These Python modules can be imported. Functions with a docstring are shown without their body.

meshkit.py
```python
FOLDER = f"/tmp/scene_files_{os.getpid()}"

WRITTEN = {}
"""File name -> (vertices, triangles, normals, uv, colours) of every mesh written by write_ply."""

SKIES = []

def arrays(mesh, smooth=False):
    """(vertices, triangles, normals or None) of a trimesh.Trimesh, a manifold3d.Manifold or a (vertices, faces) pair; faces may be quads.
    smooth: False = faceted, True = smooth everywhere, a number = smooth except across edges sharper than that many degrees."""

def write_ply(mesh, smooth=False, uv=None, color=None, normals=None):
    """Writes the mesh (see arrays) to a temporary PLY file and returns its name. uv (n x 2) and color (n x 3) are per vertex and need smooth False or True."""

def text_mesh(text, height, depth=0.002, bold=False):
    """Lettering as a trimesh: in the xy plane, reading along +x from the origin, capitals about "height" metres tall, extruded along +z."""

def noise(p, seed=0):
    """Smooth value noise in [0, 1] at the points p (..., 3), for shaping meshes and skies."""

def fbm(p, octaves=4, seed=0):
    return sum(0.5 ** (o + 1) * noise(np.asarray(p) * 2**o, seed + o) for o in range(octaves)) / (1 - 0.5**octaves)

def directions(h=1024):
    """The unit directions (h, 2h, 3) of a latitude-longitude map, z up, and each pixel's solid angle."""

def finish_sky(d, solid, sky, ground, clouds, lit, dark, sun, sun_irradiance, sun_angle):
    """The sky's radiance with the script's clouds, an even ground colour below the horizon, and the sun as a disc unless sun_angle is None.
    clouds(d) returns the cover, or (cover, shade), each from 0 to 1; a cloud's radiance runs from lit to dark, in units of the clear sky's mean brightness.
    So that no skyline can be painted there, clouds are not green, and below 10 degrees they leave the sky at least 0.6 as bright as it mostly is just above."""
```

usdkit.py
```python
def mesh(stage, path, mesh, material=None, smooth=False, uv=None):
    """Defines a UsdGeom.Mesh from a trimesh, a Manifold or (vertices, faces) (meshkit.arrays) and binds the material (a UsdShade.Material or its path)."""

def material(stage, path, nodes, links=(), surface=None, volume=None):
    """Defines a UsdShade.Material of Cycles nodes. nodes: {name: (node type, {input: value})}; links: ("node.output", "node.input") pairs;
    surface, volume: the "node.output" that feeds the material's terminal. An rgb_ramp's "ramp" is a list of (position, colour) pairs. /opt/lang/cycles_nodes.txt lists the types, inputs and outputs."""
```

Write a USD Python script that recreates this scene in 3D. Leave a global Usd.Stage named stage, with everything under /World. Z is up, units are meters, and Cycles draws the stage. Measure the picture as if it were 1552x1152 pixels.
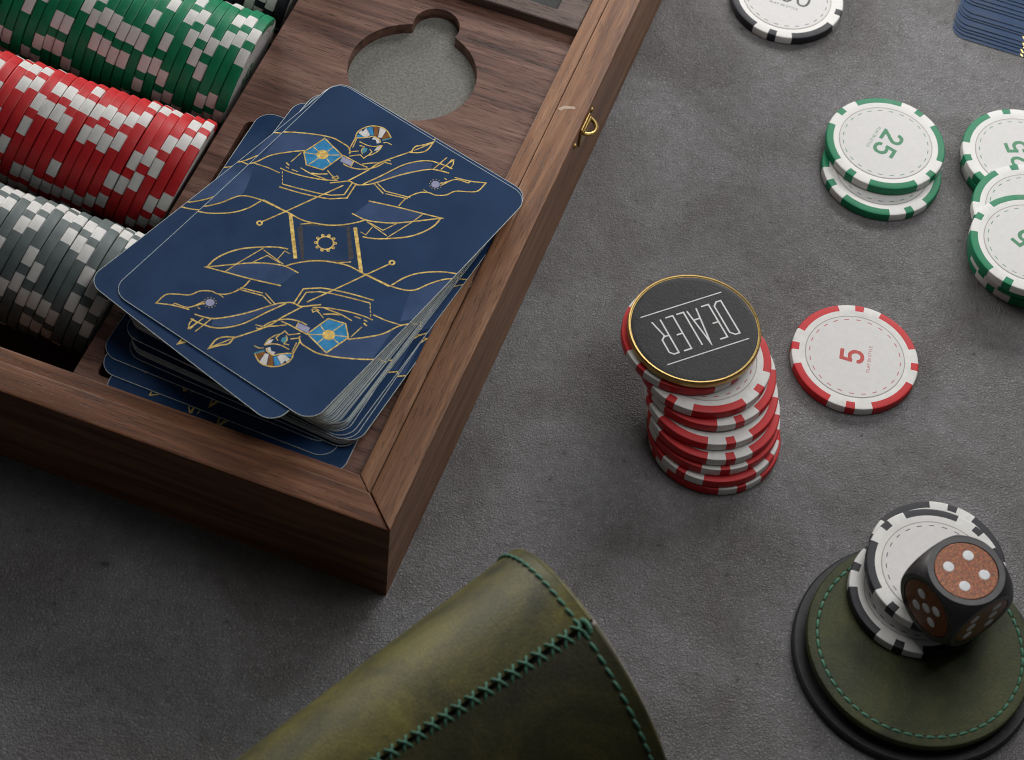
"""Poker set close-up: wooden case with chips and cards, loose chips, dealer button, dice cup, coaster and die on a grey leather table.
All shapes are written in millimetres and scaled to metres when they are stored."""
import math, random
import numpy as np, trimesh
from shapely.geometry import LineString, Polygon, Point, box as sbox
from shapely.ops import unary_union
from shapely import affinity
from pxr import Usd, UsdGeom, UsdLux, UsdShade, Gf, Sdf
import usdkit, meshkit

stage = Usd.Stage.CreateInMemory()
UsdGeom.SetStageUpAxis(stage, UsdGeom.Tokens.z)
UsdGeom.SetStageMetersPerUnit(stage, 1.0)
UsdGeom.Xform.Define(stage, '/World')
UsdGeom.Scope.Define(stage, '/World/Looks')
rng = random.Random(7)
PI = math.pi

# ------------------------------------------------------------------ camera
PITCH, ROLL, HEIGHT = 0.9603, 0.1338, 531.87
fw = np.array([0, math.cos(PITCH), -math.sin(PITCH)]); up = np.array([0, math.sin(PITCH), math.cos(PITCH)]); rt = np.array([1.0, 0, 0])
rt, up = math.cos(ROLL) * rt + math.sin(ROLL) * up, -math.sin(ROLL) * rt + math.cos(ROLL) * up
cam = UsdGeom.Camera.Define(stage, '/World/camera')
cm = np.eye(4); cm[0, :3] = rt; cm[1, :3] = up; cm[2, :3] = -fw; cm[3, :3] = np.array([0, 0, HEIGHT]) * .001
cam.AddTransformOp().Set(Gf.Matrix4d(*cm.ravel().tolist()))
cam.CreateHorizontalApertureAttr(36.0); cam.CreateVerticalApertureAttr(36.0 * 760 / 1024)
cam.CreateFocalLengthAttr(76.55); cam.CreateClippingRangeAttr(Gf.Vec2f(.02, 50))
cam.CreateFStopAttr(24.0); cam.CreateFocusDistanceAttr(.655)
cam.CreateExposureAttr(0.06)

# ------------------------------------------------------------------ lights: a big window-like softbox beyond the table, a weak ceiling bounce, dim room
def rect_light(name, pos, target, w, h, intensity, color):
    l = UsdLux.RectLight.Define(stage, '/World/' + name)
    p, t = np.array(pos, float), np.array(target, float)
    z = p - t; z /= np.linalg.norm(z); x = np.cross([0, 0, 1.0], z); x /= np.linalg.norm(x); y = np.cross(z, x)
    m = np.eye(4); m[0, :3] = x; m[1, :3] = y; m[2, :3] = z; m[3, :3] = p
    l.AddTransformOp().Set(Gf.Matrix4d(*m.ravel().tolist()))
    l.CreateWidthAttr(w); l.CreateHeightAttr(h); l.CreateIntensityAttr(intensity); l.CreateColorAttr(Gf.Vec3f(*color))
rect_light('overhead_softbox', (.16, .44, .41), (.155, .445, 0), .30, .26, 3.3, (1.0, .985, .97))
rect_light('left_softbox', (-.36, .88, .21), (-.06, .52, 0), .34, .14, 16.0, (1.0, .965, .93))
rect_light('back_softbox', (.22, .92, .36), (.16, .50, 0), .42, .16, 12.0, (1.0, .98, .96))
dome = UsdLux.DomeLight.Define(stage, '/World/room_light'); dome.CreateIntensityAttr(.012); dome.CreateColorAttr(Gf.Vec3f(.92, .96, 1.0))

# ------------------------------------------------------------------ helpers
_taken = {}
def numbered(parent, name):
    n = _taken.get((parent, name), 0); _taken[(parent, name)] = n + 1
    return name if n == 0 else f'{name}_{n:03d}'
def path_of(o): return '/World' if o is None else str(o.GetPath())
def obj(name, mesh, mat, parent=None, smooth=30):
    pp = path_of(parent); p = f'{pp}/{numbered(pp, name)}'
    v, f, n = meshkit.arrays(mesh, smooth)
    m = usdkit.mesh(stage, p, (v * .001, f), M[mat], smooth=False)
    if n is not None:
        from pxr import Vt
        m.CreateNormalsAttr(Vt.Vec3fArray.FromNumpy(n.astype(np.float32))); m.SetNormalsInterpolation('vertex')
    return m.GetPrim()
def tag(o, label=None, cat=None, group=None, kind=None):
    for k, v in (('label', label), ('category', cat), ('group', group), ('kind', kind)):
        if v: o.SetCustomDataByKey(k, v)
    return o
def mat_z(x, y, z, deg=0.0):
    a = math.radians(deg); m = np.eye(4)
    m[0, :2] = (math.cos(a), math.sin(a)); m[1, :2] = (-math.sin(a), math.cos(a)); m[3, :3] = (x, y, z); return m
def mat_axes(x, y, z, o):
    m = np.eye(4); m[0, :3] = x; m[1, :3] = y; m[2, :3] = z; m[3, :3] = o; return m
def place(o, m):
    m = np.array(m, float); m[3, :3] *= .001
    x = UsdGeom.Xformable(o); ops = x.GetOrderedXformOps()
    op = ops[0] if ops else x.AddTransformOp()
    op.Set(Gf.Matrix4d(*m.ravel().tolist())); return o
def thing(name, label, cat, m=None, group=None):
    o = UsdGeom.Xform.Define(stage, '/World/' + numbered('/World', name)).GetPrim()
    place(o, np.eye(4) if m is None else m); return tag(o, label, cat, group)
def dup(src, m, label, group=None):
    base = str(src.GetName())
    if base[-4:-3] == '_' and base[-3:].isdigit(): base = base[:-4]
    o = thing(base, label, src.GetCustomDataByKey('category'), None, group)
    o.GetReferences().AddInternalReference(src.GetPath()); o.SetInstanceable(True)
    return place(o, m)

def lathe(prof, a0=0.0, a1=360.0, n=96):
    """Closed profile polygon [(r, z)...] (anticlockwise in r, z) turned about z."""
    full = abs(a1 - a0) >= 359.99
    k = n if full else n + 1
    t = np.radians(a0 + (a1 - a0) * np.arange(k) / n); P = np.array(prof, float); m = len(P)
    v = np.stack([np.outer(np.cos(t), P[:, 0]), np.outer(np.sin(t), P[:, 0]), np.tile(P[:, 1], (k, 1))], -1).reshape(-1, 3)
    f = []
    for i in range(n):
        j = (i + 1) % k
        for q in range(m):
            r = (q + 1) % m
            a, b, c, d = i * m + q, j * m + q, j * m + r, i * m + r
            f += [(a, b, c), (a, c, d)]
    if not full:
        tri = trimesh.creation.triangulate_polygon(Polygon(prof), engine='earcut')
        from scipy.spatial import cKDTree
        idx = cKDTree(P).query(tri[0])[1]
        for fa in tri[1]:
            fa = idx[fa]; f.append(tuple(fa[::-1])); f.append(tuple(fa + n * m))
    ms = trimesh.Trimesh(v, f, process=True); ms.remove_unreferenced_vertices()
    if not full: ms.fix_normals()
    return ms
def extrude(poly, z0, z1):
    out = []
    for g in getattr(poly, 'geoms', [poly]):
        if g.is_empty or g.area < 1e-4: continue
        e = trimesh.creation.extrude_polygon(g, z1 - z0, engine='earcut'); e.apply_translation((0, 0, z0)); out.append(e)
    return trimesh.util.concatenate(out)
def bevel_prism(poly, z0, z1, b=.5, top=True, bottom=False):
    """Extruded polygon with a chamfered upper (and lower) edge."""
    import manifold3d as m3
    def sect(p, h):
        cs = m3.CrossSection([np.array(r.coords)[:-1] for g in getattr(p, 'geoms', [p]) for r in [g.exterior, *g.interiors]], m3.FillRule.EvenOdd)
        return m3.Manifold.extrude(cs, h)
    lo, hi = z0 + (b if bottom else 0), z1 - (b if top else 0)
    parts = [sect(poly, hi - lo).translate((0, 0, lo))]
    if top:
        for k, (d, dz) in enumerate(((b * .3, b * .7), (b, b))):
            parts.append(sect(poly.buffer(-d, join_style=2), dz + .01).translate((0, 0, hi - .01)))
    if bottom: parts.append(sect(poly.buffer(-b * .6, join_style=2), b + .01).translate((0, 0, z0)))
    r = parts[0]
    for p in parts[1:]: r = r + p
    return r
def rounded_box(x0, y0, z0, x1, y1, z1, r=.6):
    import manifold3d as m3
    s = m3.Manifold.sphere(r, 12)
    return m3.Manifold.batch_hull([s.translate((x, y, z)) for x in (x0 + r, x1 - r) for y in (y0 + r, y1 - r) for z in (z0 + r, z1 - r)])
def miter_bar(pts, z0, z1, r=.6):
    """A rail: hull of a bevelled quadrilateral (corner points in order), rounded along its edges."""
    import manifold3d as m3
    p = Polygon(pts)
    lo, hi = p.buffer(-.02, join_style=2), p.buffer(-r, join_style=2)
    pp = []
    for q, z in ((lo, z0), (lo, z1 - r), (p.buffer(-r * .3, join_style=2), z1 - r * .3), (hi, z1)):
        pp += [(x, y, z) for x, y in list(q.exterior.coords)[:-1]]
    return m3.Manifold.hull_points(np.array(pp))
def capsule(a, b, r, n=8):
    import manifold3d as m3
    s = m3.Manifold.sphere(r, n)
    return m3.Manifold.batch_hull([s.translate(tuple(map(float, a))), s.translate(tuple(map(float, b)))])
def tube(pts, r, n=10, closed=False):
    P = np.array(pts, float); k = len(P)
    T = np.gradient(P, axis=0) if not closed else np.roll(P, -1, 0) - np.roll(P, 1, 0)
    T /= np.linalg.norm(T, axis=1, keepdims=True)
    ref = np.array([0, 0, 1.0]); v = []
    for p, t in zip(P, T):
        a = np.cross(t, ref)
        if np.linalg.norm(a) < 1e-3: a = np.cross(t, [1.0, 0, 0])
        a /= np.linalg.norm(a); b = np.cross(t, a)
        for q in range(n): v.append(p + r * (math.cos(2 * PI * q / n) * a + math.sin(2 * PI * q / n) * b))
    f = []
    for i in range(k if closed else k - 1):
        j = (i + 1) % k
        for q in range(n):
            w = (q + 1) % n; f += [(i * n + q, j * n + w, j * n + q), (i * n + q, i * n + w, j * n + w)]
    if not closed:
        for c, base in ((0, 0), (k - 1, (k - 1) * n)):
            v.append(P[c]); ci = len(v) - 1
            for q in range(n):
                w = (q + 1) % n; f.append((ci, base + q, base + w) if c == 0 else (ci, base + w, base + q))
    m = trimesh.Trimesh(v, f, process=False); m.fix_normals(); return m
def join(*ms):
    out = []
    for m in ms:
        v, f, _ = meshkit.arrays(m); out.append(trimesh.Trimesh(v, f, process=False))
    return trimesh.util.concatenate(out)
def text(s, h, depth=.03, z=0.0, bold=False, center=(0, 0)):
    t = meshkit.text_mesh(s, h, depth, bold); b = t.bounds
    t.apply_translation((center[0] - (b[0, 0] + b[1, 0]) / 2, center[1] - (b[0, 1] + b[1, 1]) / 2, z)); return t
def smooth_line(p, n=6):
    P = np.array(p, float)
    if len(P) < 4: return P
    out = []
    for i in range(len(P) - 1):
        a, b = P[max(i - 1, 0)], P[i]; c, d = P[i + 1], P[min(i + 2, len(P) - 1)]
        def sharp(u, v, w):
            x, y = v - u, w - v; return np.dot(x, y) < .55 * np.linalg.norm(x) * np.linalg.norm(y) + 1e-9
        m0 = (c - a) / 2 if i > 0 and not sharp(a, b, c) else (c - b); m1 = (d - b) / 2 if i < len(P) - 2 and not sharp(b, c, d) else (c - b)
        for t in np.linspace(0, 1, n, endpoint=False):
            t2, t3 = t * t, t ** 3
            out.append((2 * t3 - 3 * t2 + 1) * b + (t3 - 2 * t2 + t) * m0 + (-2 * t3 + 3 * t2) * c + (t3 - t2) * m1)
    out.append(P[-1]); return np.array(out)

# ------------------------------------------------------------------ materials
M = {}
def mat(name, nodes, links=(), surface='p.BSDF'): M[name] = usdkit.material(stage, '/World/Looks/' + name, nodes, links, surface=surface); return M[name]
def plain(name, color, rough=.5, metal=0.0, var=.12, scale=.6, bump=.0, bscale=3.0, **kw):
    """A surface of one colour with faint procedural mottling and optional fine relief (scales per millimetre)."""
    c = np.array(color, float)
    n = {'tc': ('texture_coordinate', {}), 'mp': ('mapping', {'scale': (1000, 1000, 1000)}),
         'n1': ('noise_texture', {'scale': scale, 'detail': 4.0, 'roughness': .6}),
         'r1': ('rgb_ramp', {'ramp': [(.3, tuple(c * (1 - var))), (.7, tuple(np.minimum(c * (1 + var), 1)))]}),
         'mr': ('map_range', {'from_min': .3, 'from_max': .7, 'to_min': max(rough - .07, .02), 'to_max': min(rough + .09, 1)}),
         'p': ('principled_bsdf', {'metallic': metal, **kw})}
    l = [('tc.object', 'mp.vector'), ('mp.vector', 'n1.vector'), ('n1.fac', 'r1.fac'), ('r1.color', 'p.base_color'), ('n1.fac', 'mr.value'), ('mr.result', 'p.roughness')]
    if bump:
        n['n2'] = ('noise_texture', {'scale': bscale, 'detail': 3.0}); n['b'] = ('bump', {'strength': 1.0, 'distance': bump * .001})
        l += [('mp.vector', 'n2.vector'), ('n2.fac', 'b.height'), ('b.normal', 'p.normal')]
    return mat(name, n, l)
def wood(name, along, dark, mid, light, rough=.45, pore=.55):
    """Walnut: broad figure, fine fibres and short dark pores drawn out along one axis of the thing (0 = x, 1 = y)."""
    def sc(a, c): s = [c, c, c]; s[along] = a; return tuple(1000 * q for q in s)
    n = {'tc': ('texture_coordinate', {}), 'm1': ('mapping', {'scale': sc(.014, .22)}), 'm2': ('mapping', {'scale': sc(.06, 1.9)}), 'm3': ('mapping', {'scale': sc(.16, 2.8)}),
         'n1': ('noise_texture', {'scale': 1.0, 'detail': 5.0, 'roughness': .55, 'distortion': .9}),
         'n2': ('noise_texture', {'scale': 1.0, 'detail': 4.0, 'roughness': .65, 'distortion': .25}),
         'n3': ('noise_texture', {'scale': 1.0, 'detail': 2.0, 'roughness': .5}),
         'r1': ('rgb_ramp', {'ramp': [(.26, dark), (.46, mid), (.72, light)]}),
         'r2': ('rgb_ramp', {'ramp': [(.3, (.62, .6, .58)), (.65, (1.12, 1.1, 1.08))]}),
         'r3': ('rgb_ramp', {'ramp': [(.30, (pore, pore * .95, pore * .9)), (.40, (1, 1, 1))]}),
         'x1': ('mix_color', {'blend_type': 'multiply', 'fac': .85, 'use_clamp': False}), 'x2': ('mix_color', {'blend_type': 'multiply', 'fac': .9}),
         'h': ('math', {'math_type': 'multiply_add', 'value2': .5}),
         'b': ('bump', {'strength': .9, 'distance': .00016}),
         'p': ('principled_bsdf', {'roughness': rough, 'specular_ior_level': .32})}
    l = [('tc.object', 'm1.vector'), ('tc.object', 'm2.vector'), ('tc.object', 'm3.vector'), ('m1.vector', 'n1.vector'), ('m2.vector', 'n2.vector'), ('m3.vector', 'n3.vector'),
         ('n1.fac', 'r1.fac'), ('n2.fac', 'r2.fac'), ('n3.fac', 'r3.fac'), ('r1.color', 'x1.a'), ('r2.color', 'x1.b'), ('x1.result', 'x2.a'), ('r3.color', 'x2.b'), ('x2.result', 'p.base_color'),
         ('n2.fac', 'h.value1'), ('r3.color', 'h.value3'), ('h.value', 'b.height'), ('b.normal', 'p.normal')]
    return mat(name, n, l)
WD, WM, WL = (.05, .019, .010), (.165, .066, .033), (.30, .145, .076)
wood('walnut_long', 0, WD, WM, WL); wood('walnut_cross', 1, (.085, .036, .017), (.215, .098, .047), (.34, .18, .095))
wood('walnut_board', 0, (.03, .013, .010), (.13, .062, .045), (.22, .122, .092), pore=.35); wood('walnut_deep', 0, (.02, .011, .008), (.05, .026, .017), (.09, .05, .032))
wood('walnut_panel', 0, (.04, .026, .022), (.10, .066, .055), (.15, .105, .09))
plain('felt', (.18, .178, .16), .95, var=.35, scale=1.2, bump=.25, bscale=5)
plain('felt_dark', (.05, .052, .05), .95, var=.3, scale=1.2, bump=.2, bscale=5)
plain('scratched_wood', (.46, .36, .28), .8, var=.3, scale=3)
plain('brass', (.42, .29, .11), .38, 1.0, var=.25, scale=1.5, bump=.03, bscale=2)
plain('gold_rim', (.46, .32, .12), .42, 1.0, var=.25, scale=1.5, bump=.03, bscale=2)
plain('dark_metal', (.03, .025, .02), .5, .6)
plain('white_plastic', (.63, .625, .605), .42, var=.09, scale=.35, bump=.012, bscale=4)
plain('red_plastic', (.50, .018, .022), .46, var=.12, scale=.25, bump=.012, bscale=4, specular_ior_level=.3)
plain('green_plastic', (.005, .185, .082), .46, var=.15, scale=.25, bump=.012, bscale=4, specular_ior_level=.3)
plain('slate_plastic', (.115, .145, .145), .46, var=.15, scale=.25, bump=.012, bscale=4, specular_ior_level=.3)
plain('black_plastic', (.018, .018, .024), .46, var=.15, scale=.25, bump=.012, bscale=4, specular_ior_level=.3)
plain('paper', (.61, .605, .60), .6, var=.06, scale=.5, bump=.03, bscale=2.5)
plain('groove', (.30, .27, .25), .7)
plain('red_ink', (.42, .03, .02), .5); plain('green_ink', (.01, .18, .07), .5); plain('black_ink', (.03, .03, .035), .5)
plain('card_blue', (.0088, .035, .098), .5, var=.16, scale=.05, bump=.01, bscale=1.5, specular_ior_level=.14)
plain('card_edge', (.66, .73, .71), .55, var=.06); plain('card_edge_blue', (.045, .07, .095), .5, var=.1)
plain('foil_gold', (.88, .57, .17), .38, .5, var=.3, scale=.9, bump=.05, bscale=1.1)
plain('foil_blue', (.02, .22, .46), .35, var=.15); plain('foil_teal', (.05, .25, .33), .35); plain('foil_brown', (.22, .085, .015), .35, .3); plain('foil_white', (.62, .60, .58), .35); plain('foil_lilac', (.30, .31, .46), .4)
plain('foil_dark', (.016, .014, .02), .5)
plain('foil_indigo', (.022, .055, .142), .45, var=.2, scale=.08, specular_ior_level=.25)
plain('dealer_black', (.013, .014, .017), .45, var=.35, scale=.25, bump=.09, bscale=1.6, specular_ior_level=.28)
plain('white_print', (.60, .60, .60), .5)
plain('black_leather', (.012, .012, .013), .6, var=.4, scale=.8, bump=.08, bscale=2.2)
plain('thread', (.06, .19, .125), .6, var=.25, scale=2.0, bump=.05, bscale=6)
plain('liner', (.34, .30, .27), .8, var=.2)
plain('seam_dark', (.012, .009, .008), .9)
plain('die_black', (.022, .021, .023), .38, var=.15, scale=.5, bump=.015, bscale=3)
plain('pip_silver', (.62, .64, .66), .45)
mat('die_orange', {'tc': ('texture_coordinate', {}), 'mp': ('mapping', {'scale': (1000, 1000, 1000)}), 'v': ('voronoi_texture', {'scale': 3.2}) , 'n': ('noise_texture', {'scale': 1.4, 'detail': 5.0}),
     'r': ('rgb_ramp', {'ramp': [(.3, (.06, .016, .005)), (.55, (.19, .05, .011)), (.75, (.34, .115, .028))]}), 'mx': ('mix', {'mix_type': 'overlay', 'fac': .3}), 'p': ('principled_bsdf', {'roughness': .35, 'metallic': .25})},
    [('tc.object', 'mp.vector'), ('mp.vector', 'v.vector'), ('mp.vector', 'n.vector'), ('n.fac', 'r.fac'), ('r.color', 'mx.color1'), ('v.color', 'mx.color2'), ('mx.color', 'p.base_color')])
def leather(name, dark, mid, light, rough=.5):
    """Oiled pull-up leather: cloudy tone, faint creases."""
    mat(name, {'tc': ('texture_coordinate', {}), 'mp': ('mapping', {'scale': (1000, 1000, 1000)}),
        'n1': ('noise_texture', {'scale': .04, 'detail': 9.0, 'roughness': .68, 'distortion': .6}), 'n2': ('noise_texture', {'scale': 1.6, 'detail': 4.0, 'roughness': .6}), 'v': ('voronoi_texture', {'scale': 1.4}),
        'r': ('rgb_ramp', {'ramp': [(.34, dark), (.5, mid), (.66, light)]}), 'r2': ('rgb_ramp', {'ramp': [(.3, (.66, .66, .66)), (.7, (1.2, 1.2, 1.18))]}), 'x': ('mix_color', {'blend_type': 'multiply', 'fac': 1.0, 'use_clamp': False}),
        'h': ('math', {'math_type': 'multiply_add', 'value2': .4}), 'b': ('bump', {'strength': .7, 'distance': .00014}), 'p': ('principled_bsdf', {'roughness': rough, 'specular_ior_level': .3})},
        [('tc.object', 'mp.vector'), ('mp.vector', 'n1.vector'), ('mp.vector', 'n2.vector'), ('mp.vector', 'v.vector'), ('n1.fac', 'r.fac'), ('n2.fac', 'r2.fac'), ('r.color', 'x.a'), ('r2.color', 'x.b'), ('x.result', 'p.base_color'),
         ('v.distance', 'h.value1'), ('n2.fac', 'h.value3'), ('h.value', 'b.height'), ('b.normal', 'p.normal')])
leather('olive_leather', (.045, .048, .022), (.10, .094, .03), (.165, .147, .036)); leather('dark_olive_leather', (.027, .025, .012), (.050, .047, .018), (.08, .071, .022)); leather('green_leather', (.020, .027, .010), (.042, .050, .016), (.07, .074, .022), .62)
# the table: grey leather-like sheet with pebbled grain, faint clouding and small dark pits
mat('table_leather', {'tc': ('texture_coordinate', {}), 'mp': ('mapping', {'scale': (1000, 1000, 1000)}),
    'n0': ('noise_texture', {'scale': .024, 'detail': 6.0, 'roughness': .6, 'distortion': .6}), 'n1': ('noise_texture', {'scale': .3, 'detail': 5.0, 'roughness': .7}), 'n2': ('noise_texture', {'scale': 1.1, 'detail': 3.0, 'roughness': .55, 'distortion': .4}),
    'nw': ('noise_texture', {'scale': 1.0, 'detail': 2.0}), 'wa': ('mix_color', {'blend_type': 'linear_light', 'fac': .8, 'use_clamp': False}),
    'v': ('voronoi_texture', {'scale': 1.12, 'feature': 'distance_to_edge'}), 've': ('map_range', {'from_min': 0.0, 'from_max': .22, 'to_min': 0.0, 'to_max': 1.0, 'clamp': True}),
    'n3': ('noise_texture', {'scale': .3, 'detail': 3.0}), 'n4': ('noise_texture', {'scale': .06, 'detail': 4.0, 'roughness': .7}),
    'r0': ('rgb_ramp', {'ramp': [(.3, (.108, .100, .099)), (.5, (.160, .156, .158)), (.7, (.215, .215, .222))]}), 'r1': ('rgb_ramp', {'ramp': [(.25, (.7, .69, .69)), (.5, (1, 1, 1)), (.75, (1.22, 1.22, 1.22))]}),
    'r2': ('rgb_ramp', {'ramp': [(0.0, (.76, .76, .76)), (.6, (1, 1, 1)), (1.0, (1.1, 1.1, 1.1))]}), 'r3': ('rgb_ramp', {'ramp': [(.25, (.25, .24, .23)), (.32, (1, 1, 1))]}),
    'x1': ('mix_color', {'blend_type': 'multiply', 'fac': .85, 'use_clamp': False}), 'x2': ('mix_color', {'blend_type': 'multiply', 'fac': .9, 'use_clamp': False}), 'x3': ('mix_color', {'blend_type': 'multiply', 'fac': .55}),
    'h': ('math', {'math_type': 'multiply_add', 'value2': .3}), 'b': ('bump', {'strength': 1.0, 'distance': .00055}),
    'rr': ('map_range', {'from_min': .3, 'from_max': .7, 'to_min': .44, 'to_max': .62}), 'p': ('principled_bsdf', {'specular_ior_level': .5})},
    [('tc.object', 'mp.vector'), *[('mp.vector', k + '.vector') for k in ('n0', 'n1', 'n2', 'n3', 'n4', 'nw')], ('mp.vector', 'wa.a'), ('nw.color', 'wa.b'), ('wa.result', 'v.vector'), ('v.distance', 've.value'),
     ('n0.fac', 'r0.fac'), ('n1.fac', 'r1.fac'), ('ve.result', 'r2.fac'), ('n3.fac', 'r3.fac'),
     ('r0.color', 'x1.a'), ('r1.color', 'x1.b'), ('x1.result', 'x2.a'), ('r2.color', 'x2.b'), ('x2.result', 'x3.a'), ('r3.color', 'x3.b'), ('x3.result', 'p.base_color'),
     ('n4.fac', 'rr.value'), ('rr.result', 'p.roughness'), ('ve.result', 'h.value1'), ('n2.fac', 'h.value3'), ('h.value', 'b.height'), ('b.normal', 'p.normal')])

# ------------------------------------------------------------------ table
tb = trimesh.creation.box((2400, 2400, 20)); tb.apply_translation((0, 420, -10))
tag(obj('table', tb, 'table_leather', None, False), kind='structure', label='grey pebbled leather table top', cat=None)

# ------------------------------------------------------------------ wooden case (local x runs right along the front rail to the near corner, y away along the side rail)
YAW = -.2424; CX, CY = -26.65, 294.0
CASE = mat_z(CX, CY, 0, math.degrees(YAW))
def in_case(x, y, z, deg=0.0): return mat_z(x, y, z, deg) @ CASE
W_, D_, H_ = 300.0, 262.0, 34.85
case = thing('wooden_case', 'open walnut poker case with brass clasp, chip tray and round cut-out', 'case', CASE)
R = 9.5; g = .04
obj('rail', miter_bar([(0 - g, 0), (-R - g, R), (-W_ + R + g, R), (-W_ + g, 0)], 0, H_, 1.0), 'walnut_long', case)
obj('rail', miter_bar([(0, 0 + g), (0, D_ - g), (-R, D_ - R - g), (-R, R + g)], 0, H_, 1.0), 'walnut_cross', case)
obj('rail', miter_bar([(-W_, g), (-W_ + R, R + g), (-W_ + R, D_ - R - g), (-W_, D_ - g)], 0, H_, 1.0), 'walnut_cross', case)
obj('rail', miter_bar([(-g, D_), (-W_ + g, D_), (-W_ + R + g, D_ - R), (-R - g, D_ - R)], 0, H_, 1.0), 'walnut_long', case)
L0, L1, LZ = 9.75, 14.5, 33.0
obj('lip', miter_bar([(-L0 - g, L0), (-L1 - g, L1), (-W_ + L1, L1), (-W_ + L0, L0)], 2, LZ, .5), 'walnut_long', case)
obj('lip', miter_bar([(-L0, L0 + g), (-L0, D_ - L0), (-L1, D_ - L1), (-L1, L1 + g)], 2, LZ, .5), 'walnut_cross', case)
import manifold3d as m3
BZ = 28.8
def mf(poly, z0, z1): return m3.Manifold.extrude(m3.CrossSection([np.array(poly.exterior.coords)[:-1]], m3.FillRule.EvenOdd), z1 - z0).translate((0, 0, z0))
board = mf(sbox(-101.3, 14.75, -14.75, 252), 2.5, BZ)
well = sbox(-95.4, 18.8, -21.0, 121).buffer(-2).buffer(2)
hole = unary_union([Point(-57.0, 160.0).buffer(20.2, 48), Point(-57.2, 181.4).buffer(7.4, 32)])
hole = hole.buffer(.6).buffer(-.6)
board = board - mf(well, BZ - 4, BZ + 1) - mf(hole, BZ - 4.2, BZ + 1)
obj('tray_board', board, 'walnut_board', case, 30)
obj('felt_pad', extrude(hole.buffer(-.15), BZ - 4.15, BZ - 3.9), 'felt', case)
obj('tray_floor', rounded_box(-W_ + R + .1, R + .1, 1, -101.4, D_ - R - .1, 2.4, .3), 'walnut_deep', case)
ROWS = {'slate': 50.2, 'red': 96.8, 'green': 143.6, 'black': 190.2}
for ya, yb in ((50.2, 96.8), (96.8, 143.6), (143.6, 190.2)):
    obj('tray_ridge', rounded_box(-W_ + R + .1, (ya + yb) / 2 - 2.6, 2.45, -101.45, (ya + yb) / 2 + 2.6, 15, .5), 'walnut_deep', case)
pf = sbox(-101.2, 194.9, -14.8, 252).difference(sbox(-94, 200.9, -23.7, 244))
obj('panel_frame', bevel_prism(pf, BZ + .02, 32.4, .4), 'walnut_panel', case)
obj('panel_inset', rounded_box(-94.1, 200.8, BZ + .03, -23.6, 244.1, 30.6, .3), 'felt_dark', case)
# brass clasp on the outside of the side rail
clasp = obj('clasp', join(rounded_box(.02, 154.3, 26, .75, 162.3, 33.8, .3)), 'brass', case)
arc = [(.6 + 3.4 * math.sin(t), 158.3 + 3.3 * math.cos(t), 32.2 - .8 * math.sin(t)) for t in np.linspace(0, PI, 17)]
obj('clasp_loop', tube(arc, .7), 'brass', clasp)
obj('clasp_pin', capsule((1.0, 154.8, 32.6), (1.0, 161.8, 32.6), .5), 'brass', clasp)
for yy in (149.8, 165.8):
    s = trimesh.creation.icosphere(2, .95); s.apply_scale((.7, 1, 1)); s.apply_translation((.1, yy, 31.2)); obj('clasp_screw', s, 'brass', clasp)
gouge = Polygon([(-8.9, 158.9), (-7.6, 160.7), (-4.4, 161.7), (-3.9, 160.9), (-6.9, 159.7), (-8.0, 158.4)])
obj('dent', extrude(gouge, H_ - .3, H_ + .02), 'scratched_wood', case)

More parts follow.
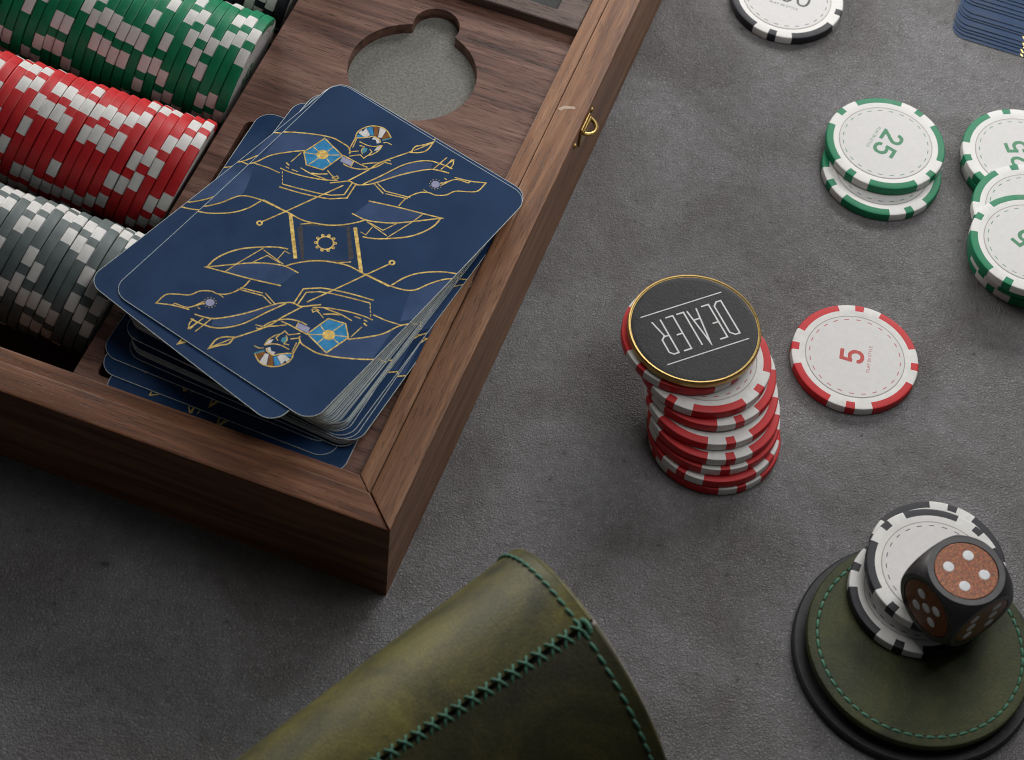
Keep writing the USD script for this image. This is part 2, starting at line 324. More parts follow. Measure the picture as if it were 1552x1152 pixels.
# ------------------------------------------------------------------ poker chips
RC, TC = 19.5, 3.3
def rim_profile(r0, r1, t, e=.6, o=0.0):
    return [(r0, o * 0), (r1 - e, -o), (r1 - e * .3 + o, e * .3), (r1 + o, e), (r1 + o, t - e), (r1 - e * .3 + o, t - e * .3), (r1 - e, t + o), (r0, t + o)]
def chip_body():
    e = .6; t = TC
    top = [(15.75, t), (15.3, t - .22), (0.001, t - .22)]
    prof = [(.001, .22), (15.3, .22), (15.75, 0), (RC - e, 0), (RC - e * .3, e * .3), (RC, e), (RC, t - e), (RC - e * .3, t - e * .3), (RC - e, t)] + top
    return lathe(prof, n=96)
BODY = chip_body()
def spot(a, half): return lathe([(RC - 2.4, TC * .5), (RC - 2.4, -.012), *rim_profile(RC - 2.35, RC, TC, o=.014)[1:-1], (RC - 2.4, TC + .014)], a - half, a + half, 14)
BIG = [spot(45 + 90 * k, 24.4) for k in range(4)]; SMALL = [spot(90 * k, 4.3) for k in range(4)]
INLAY = lathe([(.001, TC - .21), (14.95, TC - .21), (14.95, TC - .15), (.001, TC - .15)], n=72)
GROOVE = lathe([(15.05, TC - .215), (15.28, TC - .215), (15.28, TC - .195), (15.05, TC - .195)], n=72)
DASH = trimesh.util.concatenate([lathe([(13.75, TC - .148), (14.0, TC - .148), (14.0, TC - .138), (13.75, TC - .138)], 15 * k - 3.1, 15 * k + 3.1, 4) for k in range(24)])
CHIP_NO = {'red': ('5', True, 7.0), 'green': ('25', True, 7.0), 'black': ('100', False, 6.6), 'slate': ('100', False, 6.6)}
def make_chip(color, label, m, rel=0.0, group=None):
    """rel: reading direction of the printed value, measured from a small edge spot."""
    t = thing(f'{color if color != "slate" else "grey"}_poker_chip', label, 'poker chip', m, group)
    obj('body', BODY, 'white_plastic', t)
    for s in BIG: obj('edge_block', s, color + '_plastic', t)
    for s in SMALL: obj('edge_spot', s, color + '_plastic', t)
    obj('inlay', INLAY, 'paper', t); obj('groove_ring', GROOVE, 'groove', t)
    ink = {'red': 'red_ink', 'green': 'green_ink'}.get(color, 'black_ink')
    obj('dashed_ring', DASH, ink, t, False)
    no, bold, h = CHIP_NO[color]
    for nm, ms in (('number', text(no, h, .02, TC - .148, bold, (0, .9))), ('caption', text('PLAY IN STYLE', 1.0, .012, TC - .148, False, (0, -4.4)))):
        ms.apply_transform(trimesh.transformations.rotation_matrix(math.radians(rel), (0, 0, 1))); obj(nm, ms, ink, t, False)
    return t
proto = {}
def chip(color, label, x, y, z, deg, rel=None, group=None, m=None):
    m = mat_z(x, y, z, deg) if m is None else m
    if rel is not None: return make_chip(color, label, m, rel, group)
    if color not in proto:
        proto[color] = make_chip(color, label, m, 0.0, group); return proto[color]
    return dup(proto[color], m, label, group)
# loose chips on the table (x, y, z of the underside, angle of a small spot)
chip('red', 'red and white poker chip marked 5 lying alone beside the dealer stack', 102.07, 395.53, 0, 86.7, -1.3)
chip('green', 'lower green and white chip of the overlapping pair, partly covered', 109.32, 472.15, 0, -60.9)
chip('green', 'upper green and white chip of the overlapping pair, its 25 fully visible', 109.8, 480.38, 3.3 + .03, 143.4, 246.3 - 143.4)
chip('black', 'black and white chip marked 100 cut off by the top edge, alone beyond the case', 75.78, 543.87, 0, -103.5, -13.4 + 103.5)
# stack of red chips below the dealer button
stk = [(61.25, 360.62, -62.9), (60.5, 361.0, -116.8), (59.85, 362.9, -76.9), (59.2, 364.1, -71.9), (57.9, 367.0, -69.6), (56.6, 371.1, -59.6), (54.5, 373.05, -27.9), (48.9, 377.95, -42.1)]
words = ['bottom', 'second', 'third', 'fourth', 'fifth', 'sixth', 'seventh', 'topmost']
for k, (x, y, d) in enumerate(stk):
    lab = {0: 'bottom red chip of the dealer stack, resting on the table', 7: 'topmost red chip directly under the dealer button, sticking out to the left', 6: 'second red chip below the dealer button, a crescent of its white face showing'}.get(k, f'{words[k]} red chip from the table in the dealer stack')
    chip('red', lab, x, y, k * 3.33, d, None, 'red chips stacked under the dealer button')
# pile of green chips at the right edge
chip('green', 'bottom chip of the back green pair at the right edge', 155.2, 482.0, 0, 95)
chip('green', 'upper chip of the back green pair at the right edge, its 5 showing', 154.35, 483.43, 3.33, 105, 1.6)
chip('green', 'bottom chip of the front green pile at the right edge, on the table', 157.0, 444.6, 0, -41.0)
chip('green', 'second chip from the table in the front green pile at the right edge', 156.2, 444.9, 3.33, 128)
chip('green', 'green chip bridging the back pair and the front pile, mostly covered', 156.46, 456.75, 6.66, 108.3)
chip('green', 'topmost green chip at the right edge, nearest the camera', 154.8, 441.0, 9.99, 154.7, -18.0)
# chips on the coaster, under the die
CZ = 8.0
chip('black', 'bottom black and white chip on the green coaster, sticking out toward the camera', 119.75, 311.6, CZ + .03, 163.5, None, 'chips under the die')
chip('black', 'middle chip on the coaster, only its far rim peeking out behind the top one', 124.35, 320.4, CZ + 3.36, 76.4, None, 'chips under the die')
chip('black', 'top black and white chip on the coaster, carrying the die', 123.15, 315.6, CZ + 6.69, 139.8, -94.8, 'chips under the die')

# rows of chips standing on edge in the case
def ordinal(n):
    small = ['first', 'second', 'third', 'fourth', 'fifth', 'sixth', 'seventh', 'eighth', 'ninth', 'tenth', 'eleventh', 'twelfth', 'thirteenth', 'fourteenth', 'fifteenth', 'sixteenth', 'seventeenth', 'eighteenth', 'nineteenth']
    if n <= 19: return small[n - 1]
    return 'twentieth' if n == 20 else ('twenty-' + small[n - 21] if n < 30 else ('thirtieth' if n == 30 else 'thirty-' + small[n - 31]))
for color, y0, count, lean, xe in (('slate', ROWS['slate'], 18, 17.0, -105.0), ('red', ROWS['red'], 25, 17.5, -104.6), ('green', ROWS['green'], 31, 13.0, -105.2), ('black', ROWS['black'], 7, 14.0, -105.5)):
    nm = 'grey' if color == 'slate' else color
    x = xe
    for k in range(count):
        ln = math.radians(lean + rng.uniform(-.5, .5)); dy = rng.uniform(-.35, .35)
        n_ = np.array([math.cos(ln), 0, -math.sin(ln)]); u_ = np.array([math.sin(ln), 0, math.cos(ln)]); w_ = np.cross(n_, u_)
        a_ = math.radians(rng.uniform(0, 90)); ax = math.cos(a_) * u_ + math.sin(a_) * w_; ay = np.cross(n_, ax)
        ctr = np.array([x, y0 + dy, 22.0 + rng.uniform(-.1, .15)]) - n_ * TC
        m = mat_axes(ax, ay, n_, ctr) @ CASE
        where = f'{nm} chip standing on edge in the case, {ordinal(k + 1)} from the card end of its row' if k else f'end chip of the {nm} row in the case, nearest the cards'
        chip(color, where, 0, 0, 0, 0, None, f'{nm} chips standing in the case', m)
        x -= (TC + .05 + rng.uniform(0, .03)) / math.cos(ln)

# ------------------------------------------------------------------ dealer button
db = thing('dealer_button', 'round black dealer button with gold rim on the red chip stack', 'dealer button', mat_z(50.25, 378.2, 26.68, -150))
obj('rim', lathe([(17.6, .2), (18.8, 0), (19.35, .5), (19.5, 1.4), (19.5, 2.4), (19.35, 2.85), (19.1, 3.02), (18.85, 2.95), (18.7, 2.7), (17.6, 2.6)], n=120), 'gold_rim', db, 40)
obj('disc', lathe([(.001, .3), (18.65, .3), (18.68, 2.6), (18.3, 2.8), (17, 2.86), (.001, 2.86)], n=96), 'dealer_black', db, 40)
GL = {'D': [[(0, 0), (0, 12.4), (1.5, 12.4), (2.7, 11.2), (2.7, 1.2), (1.5, 0), (0, 0)]], 'E': [[(2.4, 0), (0, 0), (0, 12.4), (2.4, 12.4)], [(0, 6.6), (1.9, 6.6)]], 'A': [[(0, 0), (1.5, 12.4), (3.0, 0)], [(.45, 3.6), (2.55, 3.6)]], 'L': [[(0, 12.4), (0, 0), (2.3, 0)]], 'R': [[(0, 0), (0, 12.4), (1.6, 12.4), (2.6, 11.4), (2.6, 6.8), (1.6, 5.9), (0, 5.9)], [(1.3, 5.9), (2.7, 0)]]}
x = -11.6
for ch in 'DEALER':
    ln = unary_union([LineString([(x + a_, b_ - 6.2) for a_, b_ in s])  .buffer(.23, cap_style=2, join_style=2) for s in GL[ch]])
    obj('letter_' + ch.lower(), extrude(ln, 2.865, 2.9), 'white_print', db, False); x += {'L': 3.5, 'A': 4.1}.get(ch, 4.05)
for yy in (-8.9, 8.9): obj('print_line', extrude(sbox(-13.2, yy - .16, 13.2, yy + .16), 2.865, 2.9), 'white_print', db, False)

# ------------------------------------------------------------------ playing cards
CW, CH, CT = 71.0, 101.0, .26
def rrect(w, h, r): return sbox(-w / 2 + r, -h / 2 + r, w / 2 - r, h / 2 - r).buffer(r, 10)
ART_LINES = [
 (0.5, [(-36,24.4),(-32.7,26.9),(-28.5,29.6),(-25.5,31.2),(-22.4,32.4),(-19.3,32.6),(-17.2,32.5),(-15.6,31.4),(-15.4,30.7)]),
 (0.5, [(-37.4,7.4),(-34.6,10.6),(-32.6,15.8),(-29.3,20.1),(-26.2,23.4)]),
 (0.4, [(-34.5,10.4),(-30.2,11.7),(-26.4,12.3)]),
 (0.45, [(-24.5,30.7),(-16.4,28.9),(-17.1,24.1),(-17.6,21.1),(-22.4,19.5),(-26,22.8),(-24.5,30.7)]),
 (0.35, [(-22.9,25.7),(-25.2,26.1)]),
 (0.35, [(-20.8,27.4),(-20.5,29.8)]),
 (0.35, [(-19.8,26.4),(-16.7,29)]),
 (0.35, [(-19.2,25.1),(-17.3,24.3)]),
 (0.35, [(-21.3,23.7),(-22,20.1)]),
 (0.35, [(-22.6,24.5),(-25.8,22.7)]),
 (0.35, [(-26.4,22.2),(-26.6,17.5)]),
 (0.6, [(-27.5,16.5),(-26.2,16.2)]),
 (0.35, [(-26.6,15.2),(-25.5,15.3)]),
 (0.35, [(-24.6,15.5),(-22.7,16)]),
 (0.45, [(-27.5,13.8),(-24.7,14.3),(-20.5,15.7),(-16.3,17.7),(-13.8,19.2),(-11.8,20.8)]),
 (0.45, [(-23.1,17.6),(-19.4,17.8),(-16.4,18.5),(-14.5,18.9)]),
 (0.55, [(-19.4,18),(-17.4,19.2),(-15.6,20.8)]),
 (0.4, [(-16.4,21.8),(-14.6,21.2),(-13.3,21),(-12.9,22),(-12.1,21.5),(-12.8,20.6),(-13.9,20.6)]),
 (0.3, [(-26.3,13.3),(-25.8,12.6)]),
 (0.3, [(-25.4,12.2),(-24.9,11.5)]),
 (0.3, [(-24.6,11.2),(-24,10.5)]),
 (0.3, [(-23.8,10.2),(-23.3,9.6)]),
 (0.5, [(-23.4,8.2),(-17.5,10.2),(-12.1,12.5),(-9.1,14.1)]),
 (0.5, [(-9.3,14),(-5.7,17.3),(-6.9,23.3)]),
 (0.45, [(-23.2,9.6),(-18.4,11.4),(-13,13.6),(-10,15.2)]),
 (0.45, [(-10.1,15),(-7.1,17.8),(-8,23)]),
 (0.5, [(-19.1,-5),(-16.1,2.7),(-13.1,10.7),(-9.4,20.3)]),
 (0.5, [(-9.4,22.5),(-7.5,28.6),(-6.1,34.2),(-1.5,43.2)]),
 (0.5, [(-1.6,42.4),(-1.9,45),(-0.5,46.9),(1.2,49.7),(1.6,46.3),(0.6,44.2),(-1.6,42.4)]),
 (0.4, [(-1.3,43.6),(1.3,49.6)]),
 (0.5, [(-13,18.6),(-11.4,20.2),(-9,22.6),(-6.5,23),(-4.7,24.5),(-3,26.5),(1.4,34.3),(6.2,40.5),(9.2,42.3),(11.8,43.2)]),
 (0.5, [(-5.2,24.4),(-3,30.2),(-0.6,37.1),(2.3,41.4),(4.9,43.5),(7.6,44.4),(10,44.9),(11.6,45.1)]),
 (0.4, [(7.3,41.7),(7.6,45.6),(7.8,47.6)]),
 (0.4, [(9.1,42.7),(9.4,45.5),(9.9,48),(10.8,46.5),(11,44.6)]),
 (0.4, [(9.5,45.1),(9.4,48)]),
 (0.45, [(-16.4,29.1),(-12.8,29.4),(-10.3,29.6),(-8.1,30)]),
 (0.45, [(-14.4,26.6),(-12.3,26.8),(-9.7,27.9),(-7.7,29.6),(-6.1,32),(-5.4,34.3)]),
 (0.45, [(-10,30.1),(-8.1,32.1),(-6.2,34),(-5,35.9),(-4.2,36.1)]),
 (0.4, [(-5.4,34.6),(-3.4,35.4)]),
 (0.35, [(-12,27.1),(-12.6,29.4)]),
 (0.45, [(-17.6,36.5),(-18.4,38.2),(-18.3,40.3),(-16.9,42.9),(-14.3,44.5),(-12,44.5),(-9.5,43.2)]),
 (0.4, [(-17.6,36.5),(-16.4,32.2),(-15.5,31.5),(-13.9,33.2)]),
 (0.35, [(-17.1,36.4),(-16,33.1)]),
 (0.45, [(-17.6,36.5),(-15.2,38.7),(-13.8,40.4),(-11.8,40.5),(-10.8,39.8)]),
 (0.4, [(-15.9,36.2),(-13.4,36.5),(-11.4,37.4),(-9.7,39.3)]),
 (0.4, [(-9.7,39.2),(-9.4,37.3),(-9.9,34.9),(-10.8,33.4),(-11,32),(-12.6,32.4),(-13,32),(-14.8,30)]),
 (0.35, [(-14.9,35),(-13.6,35.6),(-13.3,33.8),(-12.2,33)]),
 (0.35, [(-11.7,35.8),(-10.6,35.4),(-10.7,33.9)]),
 (0.35, [(-10.2,40.2),(-9.3,41),(-7.7,41.2)]),
 (0.4, [(-2.9,26.4),(1.5,25.2)]),
 (0.4, [(-2.1,27.1),(1.4,26.3),(8.4,28.9)]),
 (0.4, [(2,25.6),(8.1,28.1)]),
 (0.45, [(7.7,24.4),(7.6,27.3),(8.4,30.2),(9.7,32.4),(11.7,33.8),(13.6,34.2),(15.9,36.1),(17.2,38.9),(20.1,41),(22.3,43.1),(22.4,47),(18.5,44.7),(14,42.9)]),
 (0.4, [(12.6,38),(14.6,42.4),(18.4,43.8),(18.6,44.8)]),
 (0.4, [(12.1,38.4),(14.2,41.9)]),
 (0.3, [(9.5,33.7),(11.5,33.6)]),
 (0.3, [(11.8,40.9),(12.8,40.8)]),
 (0.5, [(-0.2,20.4),(7.9,23.9),(14.8,26.5),(20,28.5),(17.8,26.1),(14.5,22.6),(10.8,18.9),(6.9,16.1),(3.2,14.3),(-1.1,13.8)]),
 (0.55, [(19.9,28.3),(20,25),(18.9,21.1),(16.5,17),(12.3,12.8),(9.1,10.3),(6.5,9)]),
 (0.35, [(15,26.7),(14.3,22.2),(12.1,13.1)]),
 (0.35, [(4.1,14.1),(11.6,13.6)]),
 (0.35, [(5.1,14.3),(9.6,14.5),(11.2,19)]),
 (0.3, [(6.5,13.7),(6.8,10.1),(5,10)]),
 (0.5, [(-23.8,1.6),(-19.4,2.1),(-15.5,2.5),(-10.7,2.9),(-7.1,4.3),(-3.2,6.5),(-0,9.5),(2.3,12.5),(3.4,14.6)]),
 (0.5, [(-39.6,-15.7),(-35.9,-13.8),(-32,-11.6),(-27.7,-7.6),(-25.3,-3.6),(-24.1,0.8)]),
 (0.5, [(-39.3,-13.8),(-35.1,-10.8),(-32.3,-6.6),(-29.9,-1.5),(-25.6,0.8),(-21,1.7),(-15.8,2.3)]),
 (1.3, [(-14.7,2.6),(-3.4,-9.1)]),
 (0.4, [(-10.1,1.4),(-7.1,4.4)]),
]
ART_FILLS = [
 ('blue', [(-24.3,30.4),(-16.6,28.8),(-17.3,24.3),(-17.8,21.3),(-22.4,19.8),(-25.7,22.7)]),
 ('lilac', [(-16.3,28.7),(-12.5,29.1),(-12.1,27.4),(-15.7,26.8)]),
 ('white', [(-17.4,39.6),(-17.5,41.5),(-14.9,40.1),(-15.2,39)]),
 ('blue', [(-17.4,37),(-18,38),(-15.7,38.6)]),
 ('blue', [(-17.4,41.6),(-16.4,43),(-14.1,40.8),(-14.7,40.1)]),
 ('brown', [(-16.2,43.3),(-14.8,44.2),(-12.8,40.8),(-13.8,40.7)]),
 ('white', [(-14.5,44.3),(-12.3,44.6),(-11.7,41.4),(-12.6,40.9)]),
 ('brown', [(-11.8,44.5),(-9.7,43.4),(-11,41),(-11.7,41.2)]),
 ('white', [(-18.2,38.6),(-18.1,40),(-15.2,39),(-16,38.4)]),
 ('white', [(-13.7,40.3),(-12.2,40.5),(-10.9,39.6),(-11.4,38.8),(-12.5,39.7),(-13.6,39.2)]),
 ('white', [(-9.7,39.1),(-9.6,37.2),(-10.4,36.1),(-10.6,37.7)]),
 ('teal', [(-9.3,42.9),(-10.6,40.8),(-11.2,40.7),(-9.6,43.3)]),
 ('teal', [(-13.4,33.8),(-13.5,35.3),(-12.4,35.6),(-11.9,34.3),(-12.5,33.3)]),
 ('indigo', [(-35.5,24.1),(-31.4,27.5),(-27,30.5),(-23.1,31.7),(-22.7,28.8),(-26.3,23.6),(-29.5,20.3),(-32.8,16),(-34,12.7)]),
 ('indigo', [(0.3,20.5),(8,23.7),(14.6,26.2),(14,22.6),(10.7,19),(6.8,16.3),(3.1,14.4),(-0.6,13.9)]),
 ('indigo', [(-36.2,6.1),(-33.7,9.5),(-29.8,-0.5),(-32.6,-6.3),(-35.4,-10.4),(-39.1,-13.1)]),
 ('indigo', [(-4.4,25.4),(-2.1,31.2),(1.6,40.1),(5.7,43.2),(6.6,41.5),(3.9,37.2),(-2.5,27.4)]),
]
ART_DARK = [[(-9.5,1),(-2.1,-7.5)],[(0.8,9.4),(9.1,1)],[(-8.8,2.3),(0.3,9.1)]]

CTR = np.array((-.3, .6))
FACE = rrect(CW - .22, CH - .22, 5.15)
def both(p): P = np.array(p, float); return [P, 2 * CTR - P]
def make_card(label, m, group=None, edge='card_edge', bow=0.0):
    t = thing('playing_card', label, 'playing card', m, group)
    def obj(name, mesh, mt, par, smooth=30):                          # a bowed card and its print bend together
        if bow:
            v, f, _ = meshkit.arrays(mesh); v, f = trimesh.remesh.subdivide_to_size(v, f, 3.0)
            v[:, 2] += bow * ((v[:, 1] / 50) ** 2 + .35 * (v[:, 0] / 35) ** 2 - .25 * v[:, 0] * v[:, 1] / 1750)
            mesh, smooth = trimesh.Trimesh(v, f, process=True), 30
        return globals()['obj'](name, mesh, mt, par, smooth)
    obj('stock', extrude(rrect(CW, CH, 5.3), 0, CT), edge, t, 30)
    obj('face', extrude(FACE, CT - .01, CT + .008), 'card_blue', t, False)
    fills, lines = {}, []
    for c, p in ART_FILLS:
        for q in both(smooth_line(p + [p[0]], 4) if c == 'indigo' else p): fills.setdefault(c, []).append(Polygon(q).buffer(0))
    for w, p in ART_LINES:
        for q in both(smooth_line(p)): lines.append(LineString(q).buffer(w * .40, 2, cap_style=2, join_style=2))
    for s in (0, 1):
        f = lambda p: Point(*both([p])[s][0])
        k = f((-19.28, -5.64)); lines.append(k.buffer(.95, 6).difference(k.buffer(.45, 6)))
        k = f((-21.2, 25.5)); lines.append(k.buffer(1.75, 8))
        fills.setdefault('lilac', []).append(f((11.18, 37.43)).buffer(1.25, 8))
        for a_ in np.linspace(0, 2 * PI, 12, endpoint=False): lines.append(f((11.18 + 1.75 * math.cos(a_), 37.43 + 1.75 * math.sin(a_))).buffer(.14, 2))
    c0_ = Point(*CTR); ring = c0_.buffer(2.5, 8).difference(c0_.buffer(2.1, 8))
    for a_ in np.linspace(0, 2 * PI, 10, endpoint=False): ring = ring.union(Point(CTR[0] + 2.8 * math.cos(a_), CTR[1] + 2.8 * math.sin(a_)).buffer(.5, 3).difference(Point(CTR[0] + 2.8 * math.cos(a_), CTR[1] + 2.8 * math.sin(a_)).buffer(.18, 3)))
    lines.append(ring)
    up_ = {'indigo': 0.0, 'blue': .004, 'white': .004, 'brown': .004, 'teal': .004, 'lilac': .012}
    for c, ps in fills.items():
        for pg in ps:
            pg = pg.intersection(FACE)
            for q in getattr(pg, 'geoms', [pg]):
                if q.geom_type == 'Polygon' and q.area > .01: obj('print_' + c, extrude(q, CT + .006, CT + .012 + up_[c]), 'foil_' + c, t, False)
    for s in (0, 1):
        for p in ART_DARK: obj('print_dark', extrude(LineString(both(p)[s]).buffer(.42, cap_style=2).intersection(FACE), CT + .006, CT + .014), 'foil_dark', t, False)
    obj('gold_print', extrude(unary_union(lines).intersection(FACE), CT + .006, CT + .03), 'foil_gold', t, False)
    return t
STEP = .302
top_card = make_card('uppermost blue playing card on the case deck, gold line drawing fully visible', mat_z(-57.76, 379.93, 42.62, math.degrees(-.5128)), bow=.85)
_deck = []
def card(m, label, group=None):
    if not _deck: _deck.append(make_card(label, m, group))
    else: dup(_deck[0], m, label, group)
make_card('second card from the top of the case deck, twisted so its left corner shows', mat_z(-63.35, 378.25, 42.28, math.degrees(-.588)), bow=.85)
# the deck below, card by card from the tray: relative turn, position of the near right corner in the case
deck = [(.6, -20.0, 13.9), (-1.9, -24.6, 17.6), (-2.8, -26.5, 21.5), (-4.6, -20.5, 21.8)]
deck += [(-5.5 + rng.uniform(-.35, .35), -20.6 + rng.uniform(-.3, .3), 22.4 + rng.uniform(-.3, .3)) for _ in range(7)]
deck += [(-8.3, -19.0, 22.6), (-7.4, -20.6, 22.2), (-9.2, -21.8, 22.6), (-6.2, -23.0, 23.4)]
deck += [(-9.6 + rng.uniform(-.3, .3), -24.2 + rng.uniform(-.3, .3), 23.2 + rng.uniform(-.3, .3)) for _ in range(9)]
deck += [(-9.8 - 5.4 * t + rng.uniform(-.2, .2), -24.6 - 5.6 * t + rng.uniform(-.15, .15), 22.6 - 2.6 * t + rng.uniform(-.15, .15)) for t in np.linspace(.05, .97, 16) ** .55]
dl = {0: 'lowest card of the case deck, lying over the front lip', 1: 'second card from the bottom of the case deck, set back from the lip', 2: 'third card from the bottom of the case deck', 11: 'card fanned out to the right from the middle of the case deck'}
nd = len(deck)
for k, (d, x, y) in enumerate(deck):
    a_ = math.radians(d); hx, hy = CW / 2, -CH / 2
    cx, cy = x - (hx * math.cos(a_) - hy * math.sin(a_)), y - (hx * math.sin(a_) + hy * math.cos(a_))
    z = BZ + .12 + k * (42.26 - BZ - .12) / nd
    card(in_case(cx, cy, z, d), dl.get(k, 'blue playing card squared up inside the deck, between its fanned cards'), 'cards squared up in the deck' if k not in dl else None)
# cards spread at the top right corner
_first = []
def spread(m, label, group):
    if not _first: _first.append(make_card(label, m, group, 'card_edge_blue'))
    else: dup(_first[0], m, label, group)
d2 = math.radians(-13.4 - 90 + 180); ex = np.array([math.cos(d2), math.sin(d2)]); ey = np.array([-math.sin(d2), math.cos(d2)])
for k in range(16):
    off = sum([1.15, 1.9, 1.1, 1.5, 2.6, 1.1, 1.9, 3.1, 1.7, 1.5, 1.8, 1.4, 1.9, 1.5, 1.7, 1.6][:k])
    corner = np.array([132.4, 539.4]) + ex * off + ey * rng.uniform(-.4, .4)
    c_ = corner + ex * CW / 2 - ey * CH / 2
    spread(mat_z(c_[0], c_[1], .04 + k * .303, math.degrees(d2) + rng.uniform(-.5, .5)), f'{ordinal(k + 1)} card from the front of the blue card spread at the top right corner' if k else 'front card of the blue card spread at the top right corner', 'cards spread at the top right corner')

# ------------------------------------------------------------------ coaster with stitched leather top
co = thing('coaster', 'round green leather coaster with black base under chips and die', 'coaster', mat_z(121.0, 297.4, 0))
obj('base', lathe([(.001, 0), (34.0, 0), (34.4, .5), (34.3, 2.3), (33.8, 2.8), (.001, 2.8)], n=128), 'black_leather', co, 40)
obj('core', lathe([(.001, 2.82), (30.3, 2.82), (30.6, 3.4), (30.6, 5.7), (.001, 5.7)], n=96), 'seam_dark', co, 40)
obj('leather_top', lathe([(.001, 5.72), (31.0, 5.72), (31.45, 6.1), (31.45, 7.4), (31.1, 7.85), (30.4, 8.0), (29.0, 8.0), (28.8, 7.82), (28.2, 7.82), (28.0, 8.0), (.001, 8.0)], n=128), 'green_leather', co, 40)
ns = 58
for k in range(ns):
    a0, a1 = 2 * PI * (k + .12) / ns, 2 * PI * (k + .80) / ns; r_ = 28.5
    obj('stitch', tube([(r_ * math.cos(a_), r_ * math.sin(a_), 7.95 + .34 * math.sin(PI * t) - .25) for t, a_ in zip(np.linspace(0, 1, 5), np.linspace(a0, a1, 5))], .42, 7), 'thread', co)

# ------------------------------------------------------------------ die
S2 = 10.75
die = thing('die', 'large black rounded die with orange faces and silver pips showing four', 'die', mat_z(126.12, 302.94, CZ + 10.0 + .05, math.degrees(3.82)))
dm = (m3.Manifold.cube((2 * S2, 2 * S2, 2 * S2), True) ^ m3.Manifold.sphere(14.95, 128))
dm = dm.translate((0, 0, S2))
FACES = {4: ((1, 0, 0), (0, 1, 0), (0, 0, 1)), 5: ((0, 1, 0), (0, 0, 1), (1, 0, 0)), 6: ((-1, 0, 0), (0, 0, 1), (0, 1, 0)), 2: ((0, -1, 0), (0, 0, 1), (-1, 0, 0)), 1: ((1, 0, 0), (0, 0, 1), (0, -1, 0)), 3: ((-1, 0, 0), (0, 1, 0), (0, 0, -1))}
def on_face(ms, ax):
    v, f, _ = meshkit.arrays(ms); X, Y, Z = (np.array(q, float) for q in ax)
    return trimesh.Trimesh(v[:, :1] * X + v[:, 1:2] * Y + (v[:, 2:3] + S2) * Z + np.array([0, 0, S2]), f, process=False)
for ax in FACES.values():
    v, f, _ = meshkit.arrays(on_face(lathe([(.001, -.5), (8.75, -.5), (8.9, 1), (.001, 1)], n=64), ax))
    t_ = trimesh.Trimesh(v, f, process=True); t_.fix_normals()
    dm = dm - m3.Manifold(m3.Mesh(t_.vertices.astype(np.float32), t_.faces.astype(np.uint32)))
obj('body', dm, 'die_black', die, 28)
q = 3.4
PIPS = {4: [(-q, -q), (q, -q), (-q, q), (q, q)], 5: [(-3, 3.2), (-3, -2.8), (.1, .2), (3.2, 3.1), (3.2, -2.8)], 6: [(-3.8, 4.3), (-3.8, 0), (-3.8, -4.3), (3.8, 4.3), (3.8, 0), (3.8, -4.3)], 2: [(-q, -q), (q, q)], 1: [(0, 0)], 3: [(-q, -q), (0, 0), (q, q)]}
for n_, ax in FACES.items():
    fo = obj('face_disc', on_face(lathe([(.001, -.48), (8.55, -.48), (8.55, -.12), (8.35, -.02), (.001, -.02)], n=64), ax), 'die_orange', die, 40)
    for px, py in PIPS[n_]:
        p_ = lathe([(.001, -.1), (1.5, -.1), (1.5, .02), (1.25, .1), (.001, .06)], n=24); p_.apply_translation((px, py, 0)); obj('pip', on_face(p_, ax), 'pip_silver', fo, 40)

# ------------------------------------------------------------------ leather dice cup lying on its side
K, R1, LEN = .1175, 37.6, 104.0
tau = math.atan(K); phi = .680
d_ = np.array([math.cos(phi) * math.cos(tau), math.sin(phi) * math.cos(tau), math.sin(tau)]); e1 = np.array([-math.sin(phi), math.cos(phi), 0.0]); e2 = np.cross(d_, e1)
cup = thing('dice_cup', 'olive green leather dice cup lying on its side, cross-stitched seam', 'dice cup', mat_axes(e1, e2, d_, (29.5, 258.0, R1 * math.cos(tau) + .05)))
def rr(s): return R1 - K * s                                       # outer radius at s below the rim (local z = -s)
SEAM = 93.0; half = math.degrees(.8 / R1)
zz = np.linspace(-1.2, -LEN + 1.5, 40)
prof = [(rr(0) - 2.6, -.15), (rr(0) - .9, 0), (rr(0) - .25, -.35), (rr(0), -1.0)] + [(rr(-z), z) for z in zz] + [(rr(LEN) - .4, -LEN), (rr(LEN) - 2.6, -LEN)]
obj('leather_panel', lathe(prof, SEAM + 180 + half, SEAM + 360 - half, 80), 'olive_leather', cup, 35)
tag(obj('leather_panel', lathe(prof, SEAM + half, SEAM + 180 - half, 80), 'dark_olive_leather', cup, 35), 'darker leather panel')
obj('liner', lathe([(rr(0) - 4.4, .35), (rr(0) - 3.6, .8), (rr(0) - 2.65, .3), (rr(0) - 2.65, -4), (rr(LEN) - 2.65, -LEN + .5), (rr(LEN) - 4.4, -LEN + .5)], n=96), 'liner', cup, 35)
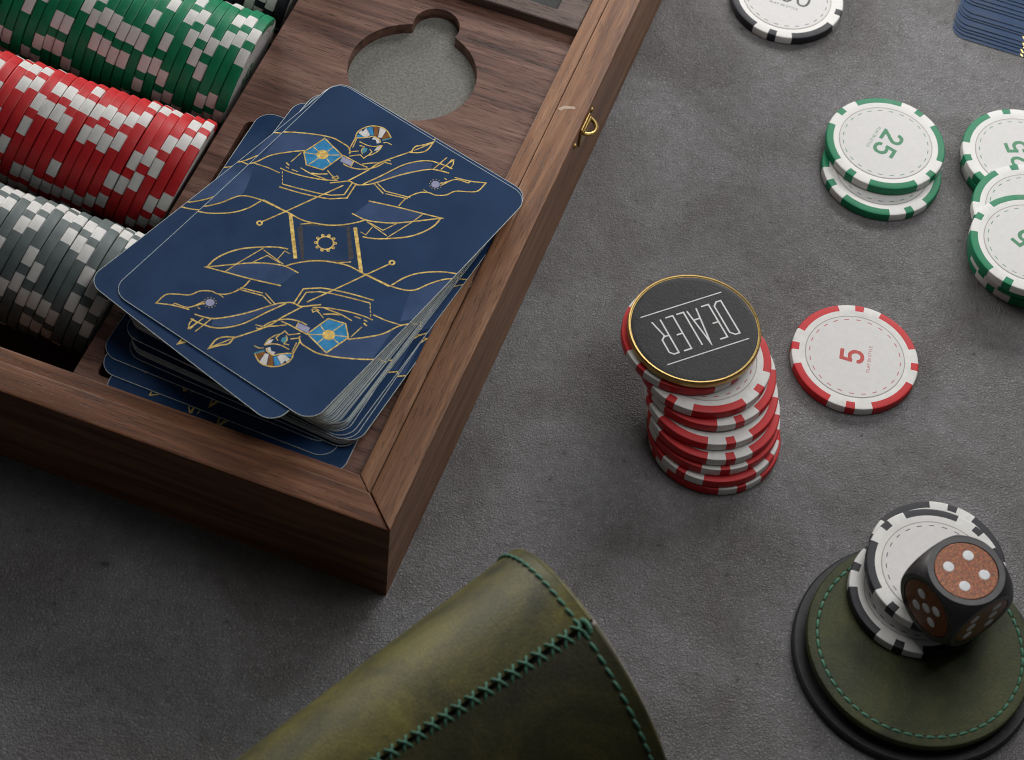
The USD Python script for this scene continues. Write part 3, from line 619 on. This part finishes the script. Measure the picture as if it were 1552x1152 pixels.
obj('base', lathe([(.001, -LEN - .4), (rr(LEN) - 3, -LEN - .4), (rr(LEN) - .6, -LEN - .2), (rr(LEN) - .6, -LEN + .1), (rr(LEN) - 3, -LEN + 2.5), (.001, -LEN + 2.5)], n=64), 'olive_leather', cup, 35)
obj('seam_backing', lathe([(rr(0) - 2.64, -.8), (rr(0) - 1.2, -.8), (rr(LEN) - 1.2, -LEN + .8), (rr(LEN) - 2.64, -LEN + .8)], SEAM - half * 2, SEAM + half * 2, 6), 'seam_dark', cup)
def cyl(deg, s, lift=0.0):
    a_ = math.radians(deg); r_ = rr(s) + lift; return np.array([r_ * math.cos(a_), r_ * math.sin(a_), -s])
ns = 66
for k in range(ns):
    dc = 360 / ns; a0 = SEAM + dc * (k + .5)
    if min(abs((a0 - SEAM + 180) % 360 - 180), 999) < 2: continue
    obj('rim_stitch', tube([cyl(a0 - dc * .36, 4.1, -.1), cyl(a0 - dc * .2, 4.0, .32), cyl(a0, 3.9, .42), cyl(a0 + dc * .2, 3.8, .32), cyl(a0 + dc * .36, 3.7, -.1)], .4, 7), 'thread', cup)
sw = math.degrees(1.95 / R1); pitch = 3.75
for k in range(26):
    s0 = 4.6 + k * pitch
    st = obj('seam_stitch', tube([cyl(SEAM - sw, s0 - 1.15, -.2), cyl(SEAM - sw * .7, s0 - .85, .4), cyl(SEAM, s0, .62), cyl(SEAM + sw * .7, s0 + .85, .4), cyl(SEAM + sw, s0 + 1.15, -.2)], .34, 7), 'thread', cup)
    obj('cross_thread', tube([cyl(SEAM + sw, s0 - 1.15, -.2), cyl(SEAM + sw * .7, s0 - .85, .55), cyl(SEAM, s0, 1.15), cyl(SEAM - sw * .7, s0 + .85, .55), cyl(SEAM - sw, s0 + 1.15, -.2)], .34, 7), 'thread', st)
obj('seam_stitch', tube([cyl(SEAM - sw, 2.6, -.1), cyl(SEAM - sw * .6, 2.3, .5), cyl(SEAM, 2.1, .6), cyl(SEAM + sw * .6, 2.3, .5), cyl(SEAM + sw, 2.6, -.1)], .6, 8), 'thread', cup)
